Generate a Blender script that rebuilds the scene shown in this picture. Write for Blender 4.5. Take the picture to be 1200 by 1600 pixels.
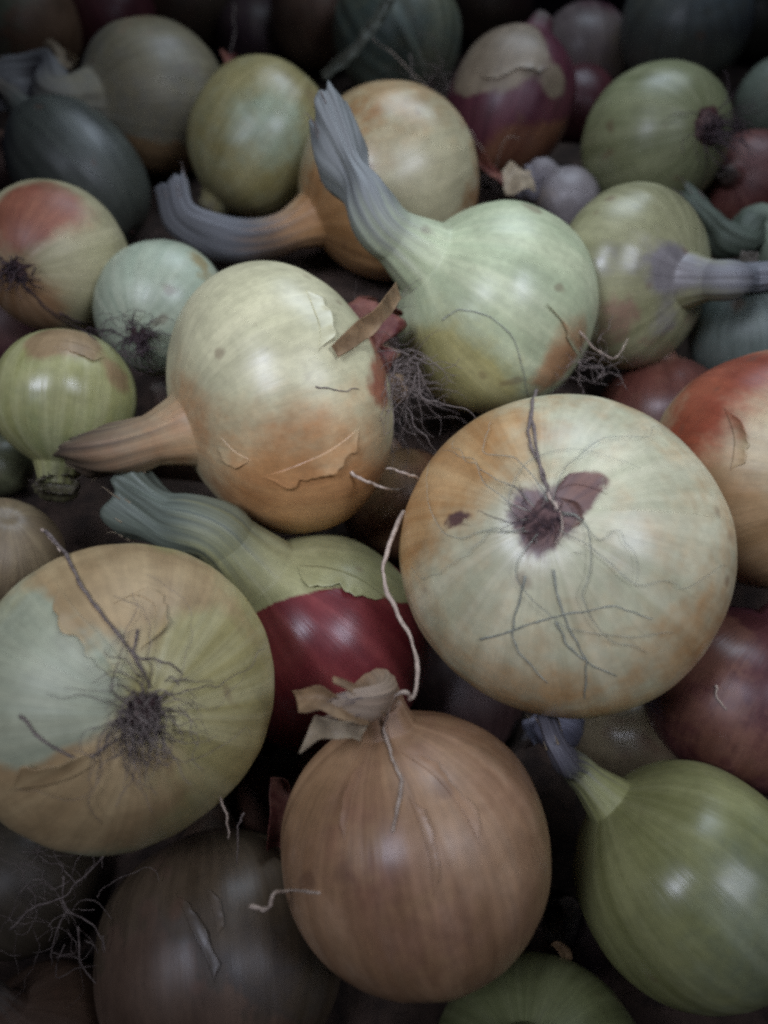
import bpy, math, random
import numpy as np
from mathutils import Vector, Matrix
from mathutils.bvhtree import BVHTree

for o in list(bpy.data.objects):
    bpy.data.objects.remove(o)
scene = bpy.context.scene
COL = scene.collection

# ------------------------------------------------------------------ camera
HC = 0.30                                   # lens height above the floor (m)
PITCH = math.radians(51)
FPX = 800 / math.tan(math.radians(34.5))    # focal length in photo pixels
CAM = Vector((0, 0, HC))
RIGHT = Vector((1, 0, 0))
UP = Vector((0, math.sin(PITCH), math.cos(PITCH)))
BACK = Vector((0, -math.cos(PITCH), math.sin(PITCH)))
cd = bpy.data.cameras.new('camera')
cam = bpy.data.objects.new('camera', cd)
COL.objects.link(cam)
cam.location = CAM
cam.rotation_euler = (math.pi / 2 - PITCH, 0, 0)
cd.sensor_fit = 'VERTICAL'
cd.sensor_height = 36
cd.sensor_width = 27
cd.lens = 36 * FPX / 1600
cd.clip_start = 0.01
cd.clip_end = 20
cd.dof.use_dof = True
cd.dof.focus_distance = 0.185
cd.dof.aperture_fstop = 8.5
scene.camera = cam

# ------------------------------------------------------------------ light
world = bpy.data.worlds.new('World')
scene.world = world
world.use_nodes = True
bg = world.node_tree.nodes['Background']
bg.inputs[0].default_value = (0.46, 0.45, 0.95, 1)
bg.inputs[1].default_value = 0.019


def camvec(x, y, z):
    return RIGHT * x + UP * y + BACK * z


def area(name, loc, target, size, sizey, power, color, spread=180):
    l = bpy.data.lights.new(name, 'AREA')
    l.shape = 'RECTANGLE'
    l.size = size
    l.size_y = sizey
    l.energy = power
    l.color = color
    l.spread = math.radians(spread)
    o = bpy.data.objects.new(name, l)
    COL.objects.link(o)
    o.location = loc
    d = (Vector(target) - Vector(loc)).normalized()
    o.rotation_euler = d.to_track_quat('-Z', 'Y').to_euler()
    return o


MID = Vector((0.02, 0.185, 0.15))
# dim window beyond the pile, and weak room light coming in on both sides of the person taking the picture
area('window_light', (0.12, 0.52, 0.56), (0.02, 0.19, 0.14), 0.32, 0.22, 0.58, (0.72, 0.84, 1.0), 96)
area('room_light_a', (-0.22, -0.05, 0.60), MID, 0.15, 0.21, 0.205, (0.77, 0.82, 1.0), 44)
area('room_light_b', (0.25, -0.05, 0.59), MID, 0.15, 0.21, 0.17, (0.77, 0.82, 1.0), 44)

vs = scene.view_settings
vs.view_transform = 'Standard'
vs.look = 'None'
vs.gamma = 1
vs.exposure = -0.34
vs.use_curve_mapping = False
scene.render.engine = 'CYCLES'
scene.cycles.use_denoising = False
scene.cycles.use_adaptive_sampling = True
scene.cycles.adaptive_threshold = .018
scene.cycles.filter_width = 2.6
scene.cycles.max_bounces = 4
scene.cycles.diffuse_bounces = 2


# ------------------------------------------------------------------ helpers
def at(x, y, d):
    """world point seen at photo position x, y at depth d"""
    return CAM + camvec((x - 600) / FPX, (800 - y) / FPX, -1) * d


def ray(x, y):
    return camvec((x - 600) / FPX, (800 - y) / FPX, -1).normalized()


class SNoise:
    """smooth 3-D noise as a sum of random waves (vectorised)"""
    def __init__(self, seed, n=10, lo=1.0, hi=3.0):
        r = np.random.RandomState(seed)
        k = r.normal(size=(n, 3))
        k /= np.linalg.norm(k, axis=1)[:, None]
        self.k = k * r.uniform(lo, hi, n)[:, None]
        self.p = r.uniform(0, 6.28, n)
        self.a = 1 / math.sqrt(n / 2)

    def __call__(self, P):
        return np.sin(P @ self.k.T + self.p).sum(axis=-1) * self.a * 0.6


def mesh_obj(name, verts, faces, mat, parent=None, smooth=True):
    me = bpy.data.meshes.new(name)
    me.from_pydata([tuple(v) for v in verts], [], faces)
    if smooth:
        me.polygons.foreach_set('use_smooth', [True] * len(me.polygons))
    me.materials.append(mat)
    o = bpy.data.objects.new(name, me)
    COL.objects.link(o)
    if parent is not None:
        o.parent = parent
    return o


def float_attr(me, name, vals):
    a = me.attributes.new(name, 'FLOAT', 'POINT')
    a.data.foreach_set('value', np.asarray(vals, np.float32))


def vec_attr(me, name, vals):
    a = me.attributes.new(name, 'FLOAT_VECTOR', 'POINT')
    a.data.foreach_set('vector', np.asarray(vals, np.float32).ravel())


def grid_faces(nr, nc, wrap=True, off=0):
    F = []
    for i in range(nr - 1):
        for j in range(nc if wrap else nc - 1):
            a = off + i * nc + j
            b = off + i * nc + (j + 1) % nc
            F.append((a, b, b + nc, a + nc))
    return F


# ------------------------------------------------------------------ materials
def srgb(h, k=1.0):
    h = h.lstrip('#')
    c = [int(h[i:i + 2], 16) / 255 * k for i in (0, 2, 4)]
    g = .3 * c[0] + .59 * c[1] + .11 * c[2]
    c = [v + (g - v) * .08 for v in c]
    return tuple((v / 12.92 if v <= .04045 else ((v + .055) / 1.055) ** 2.4) for v in c) + (1,)


class NT:
    def __init__(self, mat):
        mat.use_nodes = True
        self.t = mat.node_tree
        self.t.nodes.clear()

    def n(self, typ, **kw):
        n = self.t.nodes.new(typ)
        for k, v in kw.items():
            if k.startswith('i_'):
                n.inputs[k[2:].replace('_', ' ')].default_value = v
            else:
                setattr(n, k, v)
        return n

    def l(self, a, b):
        self.t.links.new(a, b)

    def math(self, op, a, b=None, clamp=False):
        n = self.t.nodes.new('ShaderNodeMath')
        n.operation = op
        n.use_clamp = clamp
        for i, v in enumerate((a, b)):
            if v is None:
                continue
            if isinstance(v, (int, float)):
                n.inputs[i].default_value = v
            else:
                self.l(v, n.inputs[i])
        return n.outputs[0]

    def mapr(self, v, a, b, c=0., d=1., smooth=True):
        n = self.t.nodes.new('ShaderNodeMapRange')
        if smooth:
            n.interpolation_type = 'SMOOTHSTEP'
        self.l(v, n.inputs[0])
        for i, x in enumerate((a, b, c, d)):
            n.inputs[i + 1].default_value = x
        return n.outputs[0]

    def mix(self, f, a, b, blend='MIX'):
        n = self.t.nodes.new('ShaderNodeMix')
        n.data_type = 'RGBA'
        n.blend_type = blend
        for i, v in ((0, f), (6, a), (7, b)):
            if isinstance(v, (int, float)):
                n.inputs[i].default_value = v
            elif isinstance(v, tuple):
                n.inputs[i].default_value = v
            else:
                self.l(v, n.inputs[i])
        return n.outputs[2]

    def noise(self, vec, scale, detail=3, rough=.5, dist=0., w=0.):
        n = self.t.nodes.new('ShaderNodeTexNoise')
        ad = self.t.nodes.new('ShaderNodeVectorMath')
        self.l(vec, ad.inputs[0])
        ad.inputs[1].default_value = (w * .37 % 17, w * .71 % 13, w * 1.13 % 19)
        self.l(ad.outputs[0], n.inputs['Vector'])
        n.inputs['Scale'].default_value = scale
        n.inputs['Detail'].default_value = detail
        n.inputs['Roughness'].default_value = rough
        n.inputs['Distortion'].default_value = dist
        return n.outputs['Fac']


def skin_mat(name, flesh, dry, tint, seed, rough=.36, drysharp=.06, tintsharp=.25, streak=.5, vein=.25, edge_amp=1.0, edge_bump=0.):
    """flesh / dry / tint are (colour, colour) pairs mixed along the meridians of the bulb"""
    rough += .025
    m = bpy.data.materials.new(name)
    t = NT(m)
    w = seed * 3.17
    ring = t.n('ShaderNodeAttribute', attribute_name='ring').outputs['Vector']
    dryf = t.n('ShaderNodeAttribute', attribute_name='dry').outputs['Fac']
    tintf = t.n('ShaderNodeAttribute', attribute_name='tint').outputs['Fac']
    co = t.n('ShaderNodeTexCoord').outputs['Object']
    sc = t.n('ShaderNodeVectorMath', operation='MULTIPLY')
    t.l(ring, sc.inputs[0])
    sc.inputs[1].default_value = (1, 1, .22)
    rv = sc.outputs[0]
    s1 = t.noise(rv, 5.0, 2, .6, 0, w)            # broad meridian streaks
    s2 = t.noise(rv, 17.0, 2, .6, 0, w + 5)       # fine fibres
    b1 = t.noise(co, 55, 2, .55, 0, w + 9)        # blotches
    b2 = t.noise(co, 420, 1, .6, 0, w + 2)         # speckle
    b3 = t.noise(co, 130, 3, .65, 0, w + 4)       # torn outline
    f_st = t.mapr(s1, .25, .75)
    cf = t.mix(f_st, srgb(flesh[0]), srgb(flesh[1]))
    f_dst = t.math('ADD', t.math('MULTIPLY', t.mapr(s1, .35, .68), .6), t.math('MULTIPLY', t.mapr(b1, .35, .7), .5), True)
    f_dst = t.math('ADD', t.math('MULTIPLY', f_dst, .7), .15)
    cdry = t.mix(f_dst, srgb(dry[0]), srgb(dry[1]))
    ct = t.mix(t.mapr(s1, .35, .68), srgb(tint[0]), srgb(tint[1]))
    edge = t.math('MULTIPLY', t.math('SUBTRACT', b3, .5), 1.5 * edge_amp)
    edge2 = t.math('ADD', edge, t.math('MULTIPLY', t.math('SUBTRACT', s2, .5), .28))
    md = t.mapr(t.math('ADD', dryf, edge2), -drysharp, drysharp)
    mt = t.mapr(t.math('ADD', tintf, t.math('MULTIPLY', edge2, .8)), -tintsharp, tintsharp)
    c = t.mix(mt, cf, ct)
    c = t.mix(md, c, cdry)
    # fibres and speckle of the papery layers
    s3 = t.noise(rv, 46.0, 1, .5, 0, w + 11)
    line_ = t.mapr(t.math('ABSOLUTE', t.math('SUBTRACT', s3, .5)), .0, .035, .90, 1.0)
    fib = t.mapr(s2, .28, .72, 1 - vein * .6, 1 + vein * .2)
    spk = t.mapr(b2, .3, .7, .93, 1.04)
    blo = t.mapr(b1, .3, .72, .84, 1.06)
    g = t.math('MULTIPLY', t.math('MULTIPLY', t.math('MULTIPLY', fib, line_), spk), blo)
    gg = t.n('ShaderNodeCombineColor')
    for i in range(3):
        t.l(g, gg.inputs[i])
    c = t.mix(1.0, c, gg.outputs[0], 'MULTIPLY')
    # small brown scars
    scar = t.mapr(t.noise(co, 95, 1, .5, 0, w + 7), .70, .78, 0, .45)
    c = t.mix(scar, c, srgb('#6b4a38'))
    p = t.n('ShaderNodeBsdfPrincipled')
    t.l(c, p.inputs['Base Color'])
    rr = t.math('ADD', t.mapr(b1, .3, .7, rough - .05, rough + .09), t.math('MULTIPLY', md, .05))
    t.l(rr, p.inputs['Roughness'])
    SKIN[m.name] = (t, s1, s2, c, rr, p, ring)
    p.inputs['IOR'].default_value = 1.46
    p.inputs['Specular IOR Level'].default_value = .65
    h = t.math('MULTIPLY', s2, .5)
    h = t.math('ADD', h, t.math('MULTIPLY', s1, .5))
    if edge_bump:
        h = t.math('ADD', h, t.math('MULTIPLY', md, edge_bump))
    bp = t.n('ShaderNodeBump')
    bp.inputs['Strength'].default_value = .14
    bp.inputs['Distance'].default_value = .0009
    t.l(h, bp.inputs['Height'])
    t.l(bp.outputs[0], p.inputs['Normal'])
    out = t.n('ShaderNodeOutputMaterial')
    t.l(p.outputs[0], out.inputs[0])
    return m


def neck_mat(name, base, tip, seed):
    return (base, tip)


SKIN = {}


def add_stalk(m, tip, v0, v1):
    """towards and along the neck the skin turns into dull, fibrous dry stalk"""
    t, s1, s2, src, rsrc, p, ring = SKIN[m.name]
    sep = t.n('ShaderNodeSeparateXYZ')
    t.l(ring, sep.inputs[0])
    v = sep.outputs[2]
    f = t.mapr(t.math('ADD', v, t.math('MULTIPLY', t.math('SUBTRACT', s1, .5), .45)), v0, v1)
    g = t.mapr(s2, .3, .7, .66, 1.12)
    gg = t.n('ShaderNodeCombineColor')
    for i in range(3):
        t.l(g, gg.inputs[i])
    ct = t.mix(1.0, srgb(tip, .78), gg.outputs[0], 'MULTIPLY')
    t.l(t.mix(f, src, ct), p.inputs['Base Color'])
    t.l(t.math('ADD', rsrc, t.mapr(v, .88, 1.1, 0, .24)), p.inputs['Roughness'])


def plain_mat(name, a, b, scale=300, rough=.7, bump=.4, translucent=0.):
    m = bpy.data.materials.new(name)
    t = NT(m)
    co = t.n('ShaderNodeTexCoord').outputs['Object']
    n1 = t.noise(co, scale, 4, .6, .3)
    n2 = t.noise(co, scale * 4, 3, .6, 0, 4)
    c = t.mix(t.mapr(n1, .3, .7), srgb(a), srgb(b))
    p = t.n('ShaderNodeBsdfPrincipled')
    t.l(c, p.inputs['Base Color'])
    p.inputs['Roughness'].default_value = rough
    p.inputs['Specular IOR Level'].default_value = .35
    if bump:
        bp = t.n('ShaderNodeBump')
        bp.inputs['Strength'].default_value = bump
        bp.inputs['Distance'].default_value = .0006
        t.l(t.math('ADD', n1, t.math('MULTIPLY', n2, .5)), bp.inputs['Height'])
        t.l(bp.outputs[0], p.inputs['Normal'])
    out = t.n('ShaderNodeOutputMaterial')
    if translucent:
        tr = t.n('ShaderNodeBsdfTranslucent')
        t.l(c, tr.inputs[0])
        mx = t.n('ShaderNodeMixShader')
        mx.inputs[0].default_value = translucent
        t.l(p.outputs[0], mx.inputs[1])
        t.l(tr.outputs[0], mx.inputs[2])
        t.l(mx.outputs[0], out.inputs[0])
    else:
        t.l(p.outputs[0], out.inputs[0])
    return m


M_ROOT = plain_mat('root_fibre_purple', '#584b46', '#84776e', 500, .75, .2)
M_ROOT_DARK = plain_mat('root_fibre_dark', '#33272c', '#5a484a', 500, .75, .2)
M_ROOT_PALE = plain_mat('root_fibre_pale', '#927f70', '#bda995', 500, .65, .2)
M_ROOT_BLUE = plain_mat('root_fibre_grey', '#808274', '#a0a292', 500, .7, .1)
M_PLATE = plain_mat('root_plate', '#2b1d20', '#6a4f4a', 420, .85, .9)
M_HUSK = plain_mat('husk_tan', '#86694a', '#b8986f', 160, .5, .5, .45)
M_HUSK_RED = plain_mat('husk_red', '#6d3330', '#a06a58', 160, .5, .5, .4)
M_HUSK_PALE = plain_mat('husk_pale', '#9c8a70', '#c4b292', 160, .5, .5, .45)
M_GROUND = plain_mat('dark_soil', '#2a211c', '#4a3a30', 120, .95, 1.0)

# ------------------------------------------------------------------ the onions
# x, y, radius in photo pixels and depth (m): real position and real radius follow from them
SOLVED = {'A': 0.1872, 'B': 0.1733, 'C': 0.1689, 'D': 0.2269, 'E': 0.2599, 'F': 0.1892, 'G': 0.2256, 'H': 0.2257, 'I': 0.2195, 'I2': 0.2591, 'J': 0.2326, 'K': 0.2729, 'L': 0.2802, 'M': 0.3419, 'N': 0.321, 'O': 0.3807, 'P': 0.3474, 'Q': 0.3715, 'R': 0.2833, 'S': 0.3503, 'T': 0.4162, 'U': 0.4562, 'V': 0.4223, 'W': 0.4691, 'X': 0.474, 'Y': 0.4386, 'Z': 0.4005, 'AA': 0.366, 'AB': 0.321, 'AC': 0.3546, 'AD': 0.2973, 'AE': 0.3007, 'AF': 0.2133, 'AG': 0.2526, 'AH': 0.1972, 'AI': 0.1936, 'AJ': 0.1856, 'AK': 0.2712, 'AL': 0.2143, 'AM': 0.2687, 'AQ': 0.3136, 'AR': 0.505, 'AS': 0.4986, 'AT': 0.5272, 'AU': 0.4939, 'AV': 0.4333, 'AW': 0.3971, 'AX': 0.3063, 'AY': 0.2672, 'AZ': 0.2302}
GROUP = 'onions heaped in the pile'
BULBS = {}          # key -> (bvh, world matrix)
INFO = {}


def bezier(p0, p1, p2, p3, t):
    t = t[:, None]
    return (1 - t) ** 3 * p0 + 3 * (1 - t) ** 2 * t * p1 + 3 * (1 - t) * t * t * p2 + t ** 3 * p3


def tubes(name, lines, mat, parent=None, sides=5):
    """lines: list of (points Nx3, radii N) joined as one mesh of thin round strands"""
    V, F = [], []
    for P, R in lines:
        P = np.asarray(P, float)
        n = len(P)
        T = np.gradient(P, axis=0)
        T /= np.linalg.norm(T, axis=1)[:, None] + 1e-12
        a = np.array([0.3, .5, .81])
        off = len(V)
        for i in range(n):
            u = np.cross(T[i], a)
            if np.linalg.norm(u) < 1e-3:
                u = np.cross(T[i], [1, 0, 0])
            u /= np.linalg.norm(u)
            v = np.cross(T[i], u)
            for k in range(sides):
                an = 6.2832 * k / sides
                V.append(P[i] + R[i] * (math.cos(an) * u + math.sin(an) * v))
        for i in range(n - 1):
            for k in range(sides):
                A = off + i * sides + k
                B = off + i * sides + (k + 1) % sides
                F.append((A, B, B + sides, A + sides))
        F.append(tuple(off + k for k in range(sides))[::-1])
        F.append(tuple(off + (n - 1) * sides + k for k in range(sides)))
    return mesh_obj(name, V, F, mat, parent)


def smooth_line(pts, n=30, wob=0, seed=0):
    pts = np.asarray(pts, float)
    m = len(pts)
    d = np.maximum(np.linalg.norm(np.diff(pts, axis=0), axis=1), 1e-9)
    sec = np.diff(pts, axis=0) / d[:, None]
    tan = np.zeros_like(pts)
    tan[0], tan[-1] = sec[0], sec[-1]
    for i in range(1, m - 1):
        tan[i] = (sec[i - 1] * d[i] + sec[i] * d[i - 1]) / (d[i - 1] + d[i])
    out = np.zeros((n, 3))
    for q, t in enumerate(np.linspace(0, m - 1, n)):
        i = min(int(t), m - 2)
        f = t - i
        h = d[i]
        out[q] = ((2 * f ** 3 - 3 * f * f + 1) * pts[i] + (f ** 3 - 2 * f * f + f) * h * tan[i]
                  + (-2 * f ** 3 + 3 * f * f) * pts[i + 1] + (f ** 3 - f * f) * h * tan[i + 1])
    if wob:
        r = np.random.RandomState(seed)
        for ax in range(3):
            out[:, ax] += wob * np.convolve(r.normal(size=n + 4), np.ones(5) / 5, 'valid')
    return out


def onion(key, label, x, y, r, root, mat, asp=.9, rn=.16, taper=1.5, neck=None, neckcol=None, dry=-1, tint=-1,
          patches=(), tpatches=(), drynoise=.5, tintnoise=.4, res=(112, 72), seed=1, pit=.05, lump=.026,
          tuft=None, cling=0, plate=True, ribs=.003, depth=None, grad=None, rootpx=None, neckpx=None, zc=1.16, cone=.78):
    d = depth or SOLVED[key]
    R = r * d / FPX
    C = at(x, y, d)
    zax = -camvec(*root).normalized()                    # towards the neck
    if neckpx:                                           # neck leaves the bulb at this photo position
        dv = ray(*neckpx)
        oc = CAM - C
        b_ = oc.dot(dv)
        q_ = b_ * b_ - oc.length_squared + R * R
        zax = ((CAM + dv * (-b_ - math.sqrt(max(q_, 0)))) - C).normalized()
    if rootpx:                                           # root scar seen at this photo position
        dv = ray(*rootpx)
        oc = CAM - C
        b_ = oc.dot(dv)
        q_ = b_ * b_ - oc.length_squared + (R * .97) ** 2
        zax = -((CAM + dv * (-b_ - math.sqrt(max(q_, 0)))) - C).normalized()
    ref = Vector((.31, .17, .94)) if abs(zax.z) < .9 else Vector((1, 0, 0))
    xax = ref.cross(zax).normalized()
    yax = zax.cross(xax)
    MW = Matrix((xax, yax, zax)).transposed().to_4x4()
    MW.translation = C
    e = bpy.data.objects.new('onion', None)
    COL.objects.link(e)
    e.empty_display_size = .01
    e.matrix_world = MW
    e['label'] = label
    e['category'] = 'onion'
    e['group'] = GROUP
    INV = MW.inverted()
    rng = np.random.RandomState(seed)
    nc, nr = res
    # ---- profile in units of R
    zt = asp * zc
    th = np.linspace(0, 1, nr)
    z1 = -asp * np.cos(th * math.pi * .5)                # root half
    z2 = np.linspace(0, 1, nr) ** .8 * zt                # neck half
    z2 = np.concatenate([asp * np.sin(np.linspace(0, 1, nr)[1:] * math.pi * .5 * .82), np.linspace(asp * math.sin(math.pi * .41), zt, nr // 2)[1:]])
    zz = np.concatenate([z1, z2])

    def rad(z):
        q = np.clip(1 - (z / asp) ** 2, 0, 1)
        re = q ** .49
        q_ = (cone - rn) * (1 - z / (zc * asp))
        rnk = rn + .5 * (q_ + np.sqrt(q_ * q_ + .004))
        up = (re ** 3.4 + rnk ** 3.4) ** (1 / 3.4)
        w = np.clip((z / asp - .15) / .6, 0, 1)
        w = w * w * (3 - 2 * w)
        return re * (1 - w) + up * w
    rr = rad(zz)
    rr[0] = 0.004
    zz = zz + pit * np.exp(-(rr / .16) ** 2) * (zz < 0)
    lon = np.linspace(0, 2 * math.pi, nc, endpoint=False)
    nz = SNoise(seed, 9, .8, 2.2)
    nz2 = SNoise(seed + 50, 9, 2.5, 5)
    L, Z = np.meshgrid(lon, zz)
    RR = np.repeat(rr[:, None], nc, 1)
    cl, sl = np.cos(L), np.sin(L)
    D = np.stack([cl * RR, sl * RR, Z], -1)
    kx = sum(np.sin(n_ * L + rng.uniform(0, 6.28) + .6 * Z) * rng.uniform(.3, 1) for n_ in (7, 11, 16, 23)) / 2
    fac = 1 + lump * nz(D * 1.4) + lump * .35 * nz2(D * 1.5) + ribs * kx * np.clip(RR * 1.5, 0, 1)
    V = D * fac[..., None] * R
    V[..., 0] *= 1 + rng.uniform(-.03, .03)
    V[..., 1] *= 1 + rng.uniform(-.03, .03)
    V = V * 1.0
    lump_w = np.clip((zz / asp - .75) / .3, 0, 1)[:, None, None]
    r2 = np.random.RandomState(seed + 77)
    foldn, ph = r2.randint(5, 8), r2.uniform(0, 6.28)
    lw = np.clip((zz / asp - .8) / .4, 0, 1)[:, None, None]
    fold = 1 + lw * (.016 * np.sin(foldn * L + ph) + .012 * np.sin((foldn * 2 + 1) * L + ph * 2))[..., None]
    Dn = np.concatenate([D[..., :2] * fold, D[..., 2:]], -1)
    V = V * (1 - lump_w) + Dn * R * lump_w
    Vf = V.reshape(-1, 3)
    # ---- pigment fields
    U = D.reshape(-1, 3)
    Un = U / (np.linalg.norm(U, axis=1)[:, None] + 1e-9)

    def field(base, amp, pts, sd):
        f = np.full(len(Un), float(base)) + amp * SNoise(sd, 10, 1.5, 4)(Un)
        for (px, py, pr, am) in pts:
            p = local_dir(px, py)
            ang = np.arccos(np.clip(Un @ p, -1, 1))
            rr_ = pr * d / FPX / R
            f = f + am * 1 / (1 + np.exp((ang - rr_) / (.16 * rr_ + .015)))
        return f

    def local_dir(px, py):
        # point of the bulb seen at that photo position, as a local direction
        o = INV @ CAM
        dv = (INV.to_3x3() @ ray(px, py)).normalized()
        S = Vector((1, 1, 1 / asp))
        o2 = Vector((o.x, o.y, o.z / asp)) / R
        d2 = Vector((dv.x, dv.y, dv.z / asp)) / R
        a = d2.dot(d2)
        b = o2.dot(d2)
        c_ = o2.dot(o2) - 1
        disc = b * b - a * c_
        tt = (-b - math.sqrt(disc)) / a if disc > 0 else -b / a
        q = o + dv * tt
        q = np.array(q)
        return q / np.linalg.norm(q)

    vlat = np.repeat(((zz / asp + 1) / 2)[:, None], nc, 1).reshape(-1)
    fd = field(dry, drynoise, patches, seed + 7)
    ft = field(tint, tintnoise, tpatches, seed + 8)
    if grad:                                             # (field, from root, to neck)
        which, g0, g1 = grad
        gg = g0 + (g1 - g0) * vlat
        if which == 'tint':
            ft = ft + gg
        else:
            fd = fd + gg
    ringv = np.stack([cl.reshape(-1), sl.reshape(-1), vlat], -1)
    F = grid_faces(len(zz), nc)
    bulb = mesh_obj('bulb', Vf, F + [tuple(range(nc))[::-1]], mat, e)
    float_attr(bulb.data, 'dry', fd)
    float_attr(bulb.data, 'tint', ft)
    vec_attr(bulb.data, 'ring', ringv)
    BULBS[key] = (Vf, F, MW.copy())
    INFO[key] = dict(C=C, R=R, asp=asp, zax=zax, MW=MW, e=e, d=d)
    # ---- stalk
    c0 = np.array([0, 0, zt * R * .985])
    if neck is None:
        neck = dict(pts=None, length=.35, rend=.8)
    if neck.get('pts'):
        P = [np.array(INV @ at(*q)) for q in neck['pts']]
    else:
        ln = neck.get('length', .35) * R
        P = [c0 + np.array([rng.uniform(-.2, .2) * ln, rng.uniform(-.2, .2) * ln, ln])]
    path = np.vstack([c0 - [0, 0, .12 * R], c0, c0 + [0, 0, .10 * R], *[p[None] for p in P]])
    nl = neck.get('rows', 26)
    line = smooth_line(path, 160)
    al = np.concatenate([[0], np.cumsum(np.linalg.norm(np.diff(line, axis=0), axis=1))])
    sq = np.linspace(0, al[-1], nl)
    line = np.stack([np.interp(sq, al, line[:, ax]) for ax in range(3)], -1)
    s_out = min(.6, .14 * R / al[-1])
    # tangent at the base follows the axis
    rend = neck.get('rend', .8) * rn
    rbase = float(rad(np.array([zt]))[0]) * 1.012
    tpar = np.linspace(0, 1, nl)
    T = np.gradient(line, axis=0)
    T /= np.linalg.norm(T, axis=1)[:, None]
    u = np.array([1., 0, 0])
    nk = 56
    lonk = np.linspace(0, 2 * math.pi, nk, endpoint=False)
    flat = neck.get('flat', .25)
    VV, RG, AL = [], [], []
    mid = neck.get('mid', 0)
    ragged = .10 * neck.get('ragged', 1) * SNoise(seed + 3, 8, 2, 6)(np.stack([np.cos(lonk) * 2, np.sin(lonk) * 2, lonk * 0], -1))
    flatang = neck.get('flatang', rng.uniform(0, 3.14))
    for pas in (0, 1):
        rows = range(nl) if pas == 0 else range(nl - 1, max(nl - 8, nl // 2), -2)
        for i in rows:
            t_ = T[i]
            u = u - t_ * (u @ t_)
            u /= np.linalg.norm(u)
            if pas == 0:
                if i == 0:
                    us = []
                us.append(u.copy())
            uu = us[i]
            v = np.cross(t_, uu)
            s = tpar[i]
            so = max(0, s - s_out) / (1 - s_out)
            ra = rbase + (rend - rbase) * min(1, so * 1.15) ** .9 + mid * math.sin(math.pi * so) * rn
            f_ = min(1, so * 1.4)
            f_ = flat * f_ * f_ * (3 - 2 * f_)
            ang = lonk
            wr = 1 + (.016 + .05 * so) * np.sin(foldn * ang + ph + 2.5 * so) + (.012 + .035 * so) * np.sin((foldn * 2 + 1) * ang + ph * 2 - 3 * so)
            ra2 = ra * wr * R * (1 if pas == 0 else .86)
            ca, sa = np.cos(ang - flatang), np.sin(ang - flatang)
            ex = ca * (1 + f_ * .6) * ra2
            ey = sa * (1 - f_) * ra2
            X = ex * math.cos(flatang) - ey * math.sin(flatang)
            Y = ex * math.sin(flatang) + ey * math.cos(flatang)
            endp = max(0, (s - .75) / .25)
            shift = ragged * endp * rn * R * 6 * .5
            ring_ = line[i] + X[:, None] * uu + Y[:, None] * v + shift[:, None] * t_
            wth = SNoise(seed + 9, 10, 2, 7)(ring_ / (R * .5)) * ra * R * .24 * min(1, so * 1.8)
            cen_ = ring_ - line[i]
            ring_ = ring_ + cen_ / (np.linalg.norm(cen_, axis=1)[:, None] + 1e-9) * wth[:, None]
            VV.append(ring_)
            RG.append(np.stack([np.cos(ang), np.sin(ang), np.full(nk, (zt / asp + 1) / 2 + (s - s_out) * al[-1] / (2 * asp * R))], -1))
            AL.append(np.full(nk, so))
    VV = np.concatenate(VV)
    nrows = len(VV) // nk
    v_end = (zt / asp + 1) / 2 + al[-1] / (2 * asp * R)
    add_stalk(mat, (neckcol or ('', '#7d7264'))[1], neck.get('v0', 1.0), min(1.45, 1.0 + .75 * (v_end - 1.0)))
    ne = mesh_obj('neck', VV, grid_faces(nrows, nk) + [tuple((nrows - 1) * nk + k for k in range(nk))], mat, e)
    top = (zz > asp * 1.1).nonzero()[0][0] * nc
    fdm, ftm = fd[top:].reshape(-1, nc).mean(0), ft[top:].reshape(-1, nc).mean(0)
    pick = (np.arange(nk) * nc // nk) % nc
    float_attr(ne.data, 'dry', np.tile(fdm[pick], nrows))
    float_attr(ne.data, 'tint', np.tile(ftm[pick], nrows))
    vec_attr(ne.data, 'ring', np.concatenate(RG))
    float_attr(ne.data, 'along', np.concatenate(AL))
    if neck.get('pts') and neck.get('fray', 1):
        fr = []
        for k in range(14):
            a_ = rng.randint(nk)
            row = (nl - 1 - rng.randint(0, 6)) * nk + a_
            p0 = VV[row]
            t_ = T[-1]
            out_ = VV[row] - line[min(row // nk, nl - 1)]
            out_ = out_ / (np.linalg.norm(out_) + 1e-9)
            ln_ = rn * R * rng.uniform(.3, .9)
            p1 = p0 + t_ * ln_ * .5 + out_ * ln_ * rng.uniform(-.1, .2)
            p2 = p1 + t_ * ln_ * .4 + out_ * ln_ * rng.uniform(-.3, .4) + rng.normal(size=3) * ln_ * .12
            fr.append((smooth_line([p0 - t_ * .0012, p0, p1, p2], 10), np.linspace(.00028, .00006, 10)))
        tubes('frayed_fibres', fr, M_HUSK_PALE if seed % 20 < 10 else M_ROOT, e, 4)
    # ---- root plate
    rp = np.array([0, 0, (-asp + pit) * R])
    if plate:
        pr = (.105 if plate is True else plate) * R
        n1, n2 = 10, 28
        pv = []
        nn = SNoise(seed + 4, 12, 3, 9)
        for i in range(n1):
            for j in range(n2):
                a_ = 6.2832 * j / n2
                q = i / (n1 - 1)
                dd = np.array([math.cos(a_) * q, math.sin(a_) * q, 0])
                pv.append(dd)
        pv = np.array(pv)
        q = np.linalg.norm(pv, axis=1)
        hgt = (1 - q ** 2) * .35 + .16 * nn(pv * 2.0) * (1 - q * .4)
        rim = 1 + .22 * nn(pv * 1.5)
        pv2 = np.stack([pv[:, 0] * rim, pv[:, 1] * rim, -hgt], -1) * pr + rp + [0, 0, .0007]
        mesh_obj('root_plate', pv2, grid_faces(n1, n2), M_PLATE, e)
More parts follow.
